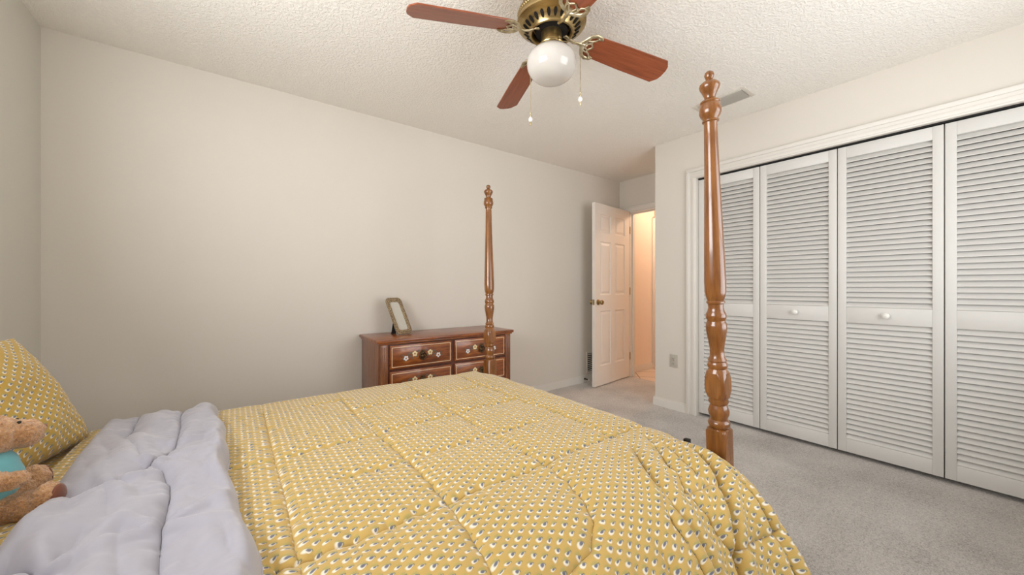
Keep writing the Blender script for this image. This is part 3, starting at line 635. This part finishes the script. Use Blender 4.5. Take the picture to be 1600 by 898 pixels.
yel = [A, B, Cc, D, h1, h2, h3, h4, h5, E_, F1, F2, F3]
yp, SY = path([(2.045, .20), (2.035, .36), (2.015, .50), (1.985, .565), (1.93, .590), (1.80, ZT), (1.4, ZT), (1.0, ZT), (.72, .590), (.62, .586), (.52, .565), (.435, .505), (.375, .405), (.335, .30), (.310, .18), (.300, .08)], .0050)
xp, SX = path([(-.40, ZT), (0, ZT), (.6, ZT), (1.10, ZT), (1.19, .588), (1.245, .572), (1.283, .535), (1.302, .48), (1.312, .40), (1.318, .30)], .0050)
i7 = int(np.argmin(np.abs(yp[:, 0]-.72))); Yflat = .72+(SY[i7]-SY)               # unrolled cloth coordinate
j7 = int(np.argmin(np.abs(xp[:, 0]-1.10))); Xflat = 1.10+(SX-SX[j7])
I, J = np.meshgrid(np.arange(len(SX)), np.arange(len(SY)), indexing='ij')
XF, YF = Xflat[I], Yflat[J]; x0, y0 = xp[I, 0], yp[J, 0]; dx, dy = ZT-xp[I, 1], ZT-yp[J, 1]
near = YF < 1.2
drop = (np.abs(dx)**3+np.abs(dy)**3)**(1/3)
z = ZT-np.minimum(drop, .55)
# cloth tucked inside the posts at the corners
lim = 1.235+.07*smooth(.64, .76, y0)*(1-smooth(1.80, 1.90, y0))
x = np.where(x0 > 1.15, 1.15+(x0-1.15)*(lim-1.15)/(1.318-1.15), x0); y = y0.copy()
# near overhang: soft vertical folds that grow towards the hem
ov = np.clip((.62-YF)/.35, 0, 1)*near
fold = np.sin(XF*17+1.2+1.1*np.sin(XF*5.3))*.6+np.sin(XF*33+.4)*.25
y = y-ov*.030*fold*(.5+.5*smooth(.2, .7, XF))
# corner: the overhang swings out round the foot corner and breaks in a deep fold at x=.95
cr = smooth(.93, 1.0, XF)*(1-smooth(1.12, 1.30, XF)); y = y-ov*.022*cr
sg, dmin = seams(XF, YF, yel, .012, .0055, .0034)
puff = .004*np.clip(dmin/.10, 0, 1)**.6
wr = .0035*fbm(XF, YF, 3.2, 3, 5, 1.0, .6)+.0014*fbm(XF, YF, 11, 2, 8)
rid = .005*np.clip(1-YF/.95, 0, 1)*np.abs(fbm(XF, YF, 5, 2, 21, 1.6, .35))
RID = [([(1.04, .76), (.93, .61), (.87, .50), (.85, .36)], .011, .016), ([(1.15, .74), (1.09, .62), (1.05, .53)], .008, .012), ([(1.19, .68), (1.14, .57), (1.09, .49), (1.0, .40), (.95, .32), (.91, .18)], .024, .014),
       ([(1.21, .66), (1.18, .52), (1.14, .38), (1.12, .22)], .012, .016), ([(.98, .70), (.90, .58), (.82, .48), (.80, .34)], .007, .012), ([(.74, .50), (.73, .38), (.70, .2)], .010, .016), ([(.60, .50), (.60, .36), (.58, .2)], .010, .018), ([(1.09, .72), (1.0, .58)], .006, .010)]
for L, dp_, wd_ in RID:
    d_, s_ = pdist(XF, YF, L); tot = sum(math.dist(a, b) for a, b in zip(L, L[1:]))
    rid = rid+dp_*(.6*np.exp(-((d_-wd_*1.6)/(wd_*1.1))**2)-np.exp(-(d_/wd_)**2))*np.clip(s_/.10, .0, 1)
fine = .0018*fbm(XF, YF, 26, 2, 14, .6, 1.3)+.0016*np.abs(fbm(XF+.4*YF, YF, 9, 2, 15, 1.7, .35))
edgefade = (1-.75*smooth(1.70, 1.92, YF))*(1-.85*smooth(.02, .10, np.minimum(dx, 1)*(YF > .9)))
disp = (sg+puff+wr+fine)*edgefade+rid
P = np.stack([x, y, z], -1); gu = np.gradient(P, axis=0); gv = np.gradient(P, axis=1); nn = np.cross(gv, gu); nn /= np.linalg.norm(nn, axis=-1, keepdims=True)+1e-9
nn *= np.sign(nn[len(SX)//3, len(SY)//2, 2]); P = P+nn*disp[..., None]
Q = np.stack([x, y, z], -1)+nn*(rid*np.clip((.95-YF)/.2, 0, 1))[..., None]
i0 = int(np.argmin(np.abs(Xflat-.5))); j0 = int(np.argmin(np.abs(Yflat-1.0)))
du = np.r_[np.zeros((1, len(SY))), np.linalg.norm(np.diff(Q, axis=0), axis=-1)]; cu_ = np.cumsum(du, axis=0); UU = .5+cu_-cu_[i0:i0+1, :]
dv_ = np.c_[np.zeros((len(SX), 1)), np.linalg.norm(np.diff(Q, axis=1), axis=-1)]; cv_ = np.cumsum(dv_, axis=1); VV = 1.0-(cv_-cv_[:, j0:j0+1])
def blur(a, n=9):
    for ax in (0, 1):
        p = np.pad(a, [(n, n) if k == ax else (0, 0) for k in (0, 1)], mode='edge'); c_ = np.cumsum(p, axis=ax)
        a = (np.take(c_, range(2*n, p.shape[ax]), axis=ax)-np.take(c_, range(0, p.shape[ax]-2*n), axis=ax))/(2*n)
        a = np.take(a, range(0, a.shape[ax]), axis=ax)
    return a
UU = XF+blur(UU-XF); VV = YF+blur(VV-YF)
cm = grid_mesh('comforter', P, np.stack([UU, VV], -1), 'foulard', None, .010)
tag(cm, 'quilted yellow comforter with tiny printed flowers draped over the bed', 'comforter')

# turned-back band with the grey lining up
edge = [(-.055, 2.3), (-.048, 1.826), (-.034, 1.669), (-.009, 1.245), (.011, .985), (.025, .828), (.035, .729), (.05, .4), (.06, 0)]
left = [(-.375, 2.3), (-.363, 1.85), (-.356, 1.567), (-.342, 1.357), (-.336, 1.198), (-.344, 1.113), (-.345, .4), (-.345, 0)]
gp_, SG = path([(2.03, .30), (2.02, .44), (2.0, .55), (1.955, .607), (1.88, .626), (1.6, .632), (1.2, .634), (.8, .632), (.66, .626), (.54, .598), (.46, .53), (.41, .42), (.385, .30)], .006)
i7 = int(np.argmin(np.abs(gp_[:, 0]-1.2))); YG = 1.2+(SG[i7]-SG)
us = np.r_[np.linspace(0, .08, 14, endpoint=False), np.linspace(.08, .93, 66, endpoint=False), np.linspace(.93, 1, 14)]
I, J = np.meshgrid(np.arange(len(us)), np.arange(len(SG)), indexing='ij'); u = us[I]; yf = YG[J]
def li(line, q): a = np.array(line)[::-1]; return np.interp(q, a[:, 0+1], a[:, 0])
xl, xr = li(left, yf), li(edge, yf)+.006*np.sin(yf*9)+.004*np.sin(yf*23+1)
x = xl+(xr-xl)*u; y = gp_[J, 0]; z = gp_[J, 1].copy()
zl = .040*(1-np.sqrt(np.clip(1-(1-np.clip(u/.08, 0, 1))**2, 0, 1))); zr = .040*(1-np.sqrt(np.clip(1-np.clip((u-.93)/.07, 0, 1)**2, 0, 1)))
ga = [(-.157, 2.2), (-.157, 1.857), (-.142, 1.655), (-.136, 1.489), (-.153, 1.402), (-.173, 1.349), (-.202, 1.309), (-.226, 1.249), (-.263, 1.255), (-.313, 1.279)]
gb = [(-.173, 1.349), (-.147, 1.296), (-.123, 1.21), (-.114, 1.13), (-.113, 1.054), (-.112, .988), (-.106, .909), (-.097, .827), (-.09, .4)]
gc = [(-.345, .995), (-.31, 1.004), (-.279, .983), (-.244, .948)]; gd = [(-.276, 2.2), (-.276, 1.833), (-.270, 1.72)]; ge = [(-.012, 1.10), (-.06, 1.09), (-.10, 1.11)]
gl = [ga, gb, gc, gd]
sg, dm = seams(x, yf, gl, .016, .011, .0035)
# pulls that fan out from the tufting corners
pull = np.zeros_like(x)
for (cx, cy), dirs in (((-.226, 1.249), (0.5, 1.15, 1.9, -1.2, -1.75, -2.3)), ((-.173, 1.349), (.3, 1.3, 2.2, -.8)), ((-.113, 1.0), (.5, -.5, 2.6, -2.8)), ((-.136, 1.489), (.4, 2.2, 1.5)), ((-.244, .948), (1.0, 2.0))):
    for a in dirs:
        tx, ty = math.cos(a), math.sin(a); s = (x-cx)*tx+(yf-cy)*ty; d = np.abs(-(x-cx)*ty+(yf-cy)*tx)
        pull += .019*np.exp(-(d/(.008+.10*np.clip(s, 0, 1)))**2)*np.clip(s/.02, 0, 1)*np.exp(-np.clip(s, 0, 9)/.14)
wr = .013*fbm(x, yf, 2.6, 3, 31, 1.6, .6)+.0022*fbm(x, yf, 11, 3, 33)+.012*np.abs(fbm(x+.25*yf, yf, 4.5, 2, 35, 1.8, .4))
act = np.clip(np.minimum(u/.10, (1-u)/.08), 0, 1)
z = z-zl-zr+(sg+.012*np.clip(dm/.09, 0, 1)**.7+wr+pull-.004)*act
gm = grid_mesh('turned_back_lining', np.stack([x, y, z], -1), np.stack([x, yf], -1), 'lining', cm, .006)
gm['label'] = 'plain lilac-grey lining of the turned-back comforter'
sel = [j for j in range(0, len(SG), 2)]
MB().tube([(float(x[-1, j])+.004, float(y[-1, j]), float(z[-1, j])+.006) for j in sel], .0042, 8).build('piping', 'lining_piping', cm, 60)
# dark stitching along the lining's seams
def ontop(px, py):
    k = np.argmin((x-px)**2+(yf-py)**2); a, b = np.unravel_index(k, x.shape); return (float(x[a, b]), float(y[a, b]), float(z[a, b])+.0006)
st = MB()
for L in gl:
    q = []
    for (a, b), (c, d) in zip(L, L[1:]):
        n = max(1, int(math.hypot(c-a, d-b)/.012))
        q += [ontop(a+(c-a)*k/n, b+(d-b)*k/n) for k in range(n)]
    q = [p for i, p in enumerate(q) if i == 0 or math.dist(p, q[i-1]) > .004]
    if len(q) > 2: st.tube(q, .0013, 6)
st.build('seam_stitching', 'stitch', cm, 60)

# ------------------------------------------------------------------ pillows
def pillow(name, label, W, H, T_, loc, rot, seed, mats='foulard_pillow', welt=True):
    n = 70; g = np.linspace(-1, 1, n); sgn = np.sign(g); g = np.sign(g)*(1-(1-np.abs(g))**1.5)
    U, V = np.meshgrid(g, g, indexing='ij')
    th = ((1-np.abs(U)**2.6)*(1-np.abs(V)**2.6)); th = np.clip(th, 0, 1)**.55
    pin = 1-.055*(np.abs(U)**2*(1-np.abs(V)**2)+np.abs(V)**2*(1-np.abs(U)**2))
    xx, yy = U*W/2*pin, V*H/2*pin; ed = 1-np.maximum(np.abs(U), np.abs(V))**6
    r = .006*fbm(U, V, 1.1, 3, seed)*ed+.003*np.sin(np.arctan2(V, U)*26+3*fbm(U, V, .8, 1, seed+1))*np.clip(np.hypot(U, V)-.45, 0, 1)*ed
    o = empty(name, loc); o.rotation_mode = 'XYZ'; o.rotation_euler = rot; tag(o, label, 'pillow')
    mb = []
    me = bpy.data.meshes.new('pillowcase'); vs = []; fs = []; uvs = []
    for s in (1, -1):
        k = len(vs); vs += np.stack([xx, yy, s*(th*T_/2+r*(1 if s > 0 else .6))], -1).reshape(-1, 3).tolist(); uvs += np.stack([xx, yy], -1).reshape(-1, 2).tolist()
        for i in range(n-1):
            for j in range(n-1):
                q = (k+i*n+j, k+(i+1)*n+j, k+(i+1)*n+j+1, k+i*n+j+1); fs.append(q if s > 0 else q[::-1])
    me.from_pydata(vs, [], fs); ul = me.uv_layers.new(name='UVMap'); vi = np.zeros(len(me.loops), dtype=np.int32); me.loops.foreach_get('vertex_index', vi)
    ul.data.foreach_set('uv', np.array(uvs, dtype=np.float32)[vi].ravel()); me.materials.append(M[mats])
    me.polygons.foreach_set('use_smooth', np.ones(len(fs), dtype=bool)); me.update()
    po_ = bpy.data.objects.new('pillowcase', me); col.objects.link(po_); po_.parent = o
    if welt:
        rim = [(xx[i, 0], yy[i, 0], 0) for i in range(n)]+[(xx[-1, j], yy[-1, j], 0) for j in range(1, n)]+[(xx[i, -1], yy[i, -1], 0) for i in range(n-2, -1, -1)]+[(xx[0, j], yy[0, j], 0) for j in range(n-2, 0, -1)]
        MB().tube(rim, .004, 8, closed=True, up=(0, 0, 1)).build('piping', 'sheet_plain', o, 60)
    return o
# local x = pillow length, y = pillow height, z = thickness; leaned against the headboard
th_ = math.radians(62)
Rm = Matrix(((.25, -math.cos(th_)*.968, math.sin(th_)*.968), (.968, math.cos(th_)*.25, -math.sin(th_)*.25), (0, math.sin(th_), math.cos(th_))))
pillow('pillow', 'yellow patterned pillow leaning against the head of the bed behind the bear', .64, .40, .18, (-.562, 1.612, .763), Rm.to_euler(), 41, welt=False)
pillow('pillow', 'yellow piped pillow lying flat in front of the teddy bear', .60, .36, .085, (-.575, .955, .634), (0, 0, PI/2), 43)

# ------------------------------------------------------------------ teddy bear (sits facing the foot of the bed)
bear = tag(empty('teddy_bear', (-.457, 1.318, .586), math.radians(22)), 'tan plush teddy bear in a teal shirt sitting on the bed', 'teddy bear')
def fuzz(mb, name, mat, amp, parent, f=160):
    o = mb.build(name, mat, parent, 180)
    for v in o.data.vertices:
        n_ = mnoise.noise(v.co*f)+.5*mnoise.noise(v.co*f*2.1); v.co += v.normal*amp*n_
    return o
def blob(parts, name, mat, parent, amp=.0028, vox=.004):
    mb = MB()
    for c, r, sc_, rot in parts: mb.ball(c, r, 0, 4, sc_, rot)
    me = bpy.data.meshes.new(name); me.from_pydata(mb.v, [], mb.f); o = bpy.data.objects.new(name, me); col.objects.link(o); o.parent = parent
    md = o.modifiers.new('union', 'REMESH'); md.mode = 'VOXEL'; md.voxel_size = vox; md.use_smooth_shade = True
    ms = o.modifiers.new('soften', 'SMOOTH'); ms.factor = .6; ms.iterations = 4
    tx = bpy.data.textures.new(name+'_curl', 'CLOUDS'); tx.noise_scale = .009; tx.noise_depth = 1
    dp = o.modifiers.new('curl', 'DISPLACE'); dp.texture = tx; dp.strength = amp*3; dp.mid_level = .5; dp.texture_coords = 'LOCAL'
    me.materials.append(M[mat]); return o
RY = lambda a: Matrix.Rotation(math.radians(a), 3, 'Y'); RZ = lambda a: Matrix.Rotation(math.radians(a), 3, 'Z')
parts = [((.010, 0, .085), .056, (1, 1.05, 1.15), None), ((-.002, 0, .045), .056, (1.05, 1.15, .75), None),          # trunk
         ((.006, 0, .192), .054, (1.08, 1.08, .88), None), ((.030, 0, .194), .048, (1, 1, .95), None),       # head
         ((.080, 0, .186), .0325, (.95, 1.1, .98), None),     # muzzle
         ((-.014, .052, .228), .022, (.5, 1, 1), None), ((-.014, -.054, .228), .022, (.5, 1, 1), None)]               # ears
for s in (-1, 1):
    A_ = math.radians(36*s); cu, su = math.cos(A_), math.sin(A_)
    for q, rr, sc_ in ((.040, .034, (1.35, .95, .95)), (.082, .032, (1.3, .95, .95)), (.112, .035, (.75, .92, 1.12))):
        parts.append(((q*cu+.012, q*su+s*.012, .037+.06*max(q-.06, 0)*3), rr, sc_, RZ(36*s)))                      # leg, foot
    parts += [((.018, s*.056, .122), .025, (1, .9, 1.0), None), ((.034, s*.070, .112), .022, (1.5, .9, .9), RY(8)), ((.058, s*.070, .108), .021, (1.2, .9, .9), None)]       # arm, paw
blob(parts, 'body', 'bear_fur', bear)
sh = blob([((.018, 0, .098), .062, (1.05, 1.07, .95), None), ((.020, 0, .125), .056, (1, 1.0, .8), None), ((.004, .052, .120), .029, (1, .9, 1), None), ((.004, -.052, .120), .029, (1, .9, 1), None), ((.016, .062, .120), .027, (1.0, .9, .95), RY(8)), ((.016, -.062, .120), .027, (1.0, .9, .95), RY(8))], 'shirt', 'shirt_teal', bear, .0004, .004)
for s in (-1, 1):
    A_ = math.radians(36*s)
    m = MB().ball((.131*math.cos(A_)+.012, .131*math.sin(A_)+s*.012, .048), .027, 0, 3, (.30, .88, 1.12), RZ(36*s)); fuzz(m, 'foot_pad', 'paw_brown', .0008, bear)
    MB().ball((.072, s*.015, .217), .0036, 0, 2).build('eye', 'bear_black', bear, 60)
MB().ball((.111, .004, .192), .008, 0, 2, (.5, 1.2, .8)).build('nose', 'paw_brown', bear, 60)

# dark bracket end at the comforter's foot edge
MB().box(1.296-b0.x, 1.316-b0.x, .685-b0.y, .705-b0.y, .395, .562, bev=.003).build('rail_bracket', 'dark_metal', bed, 40)
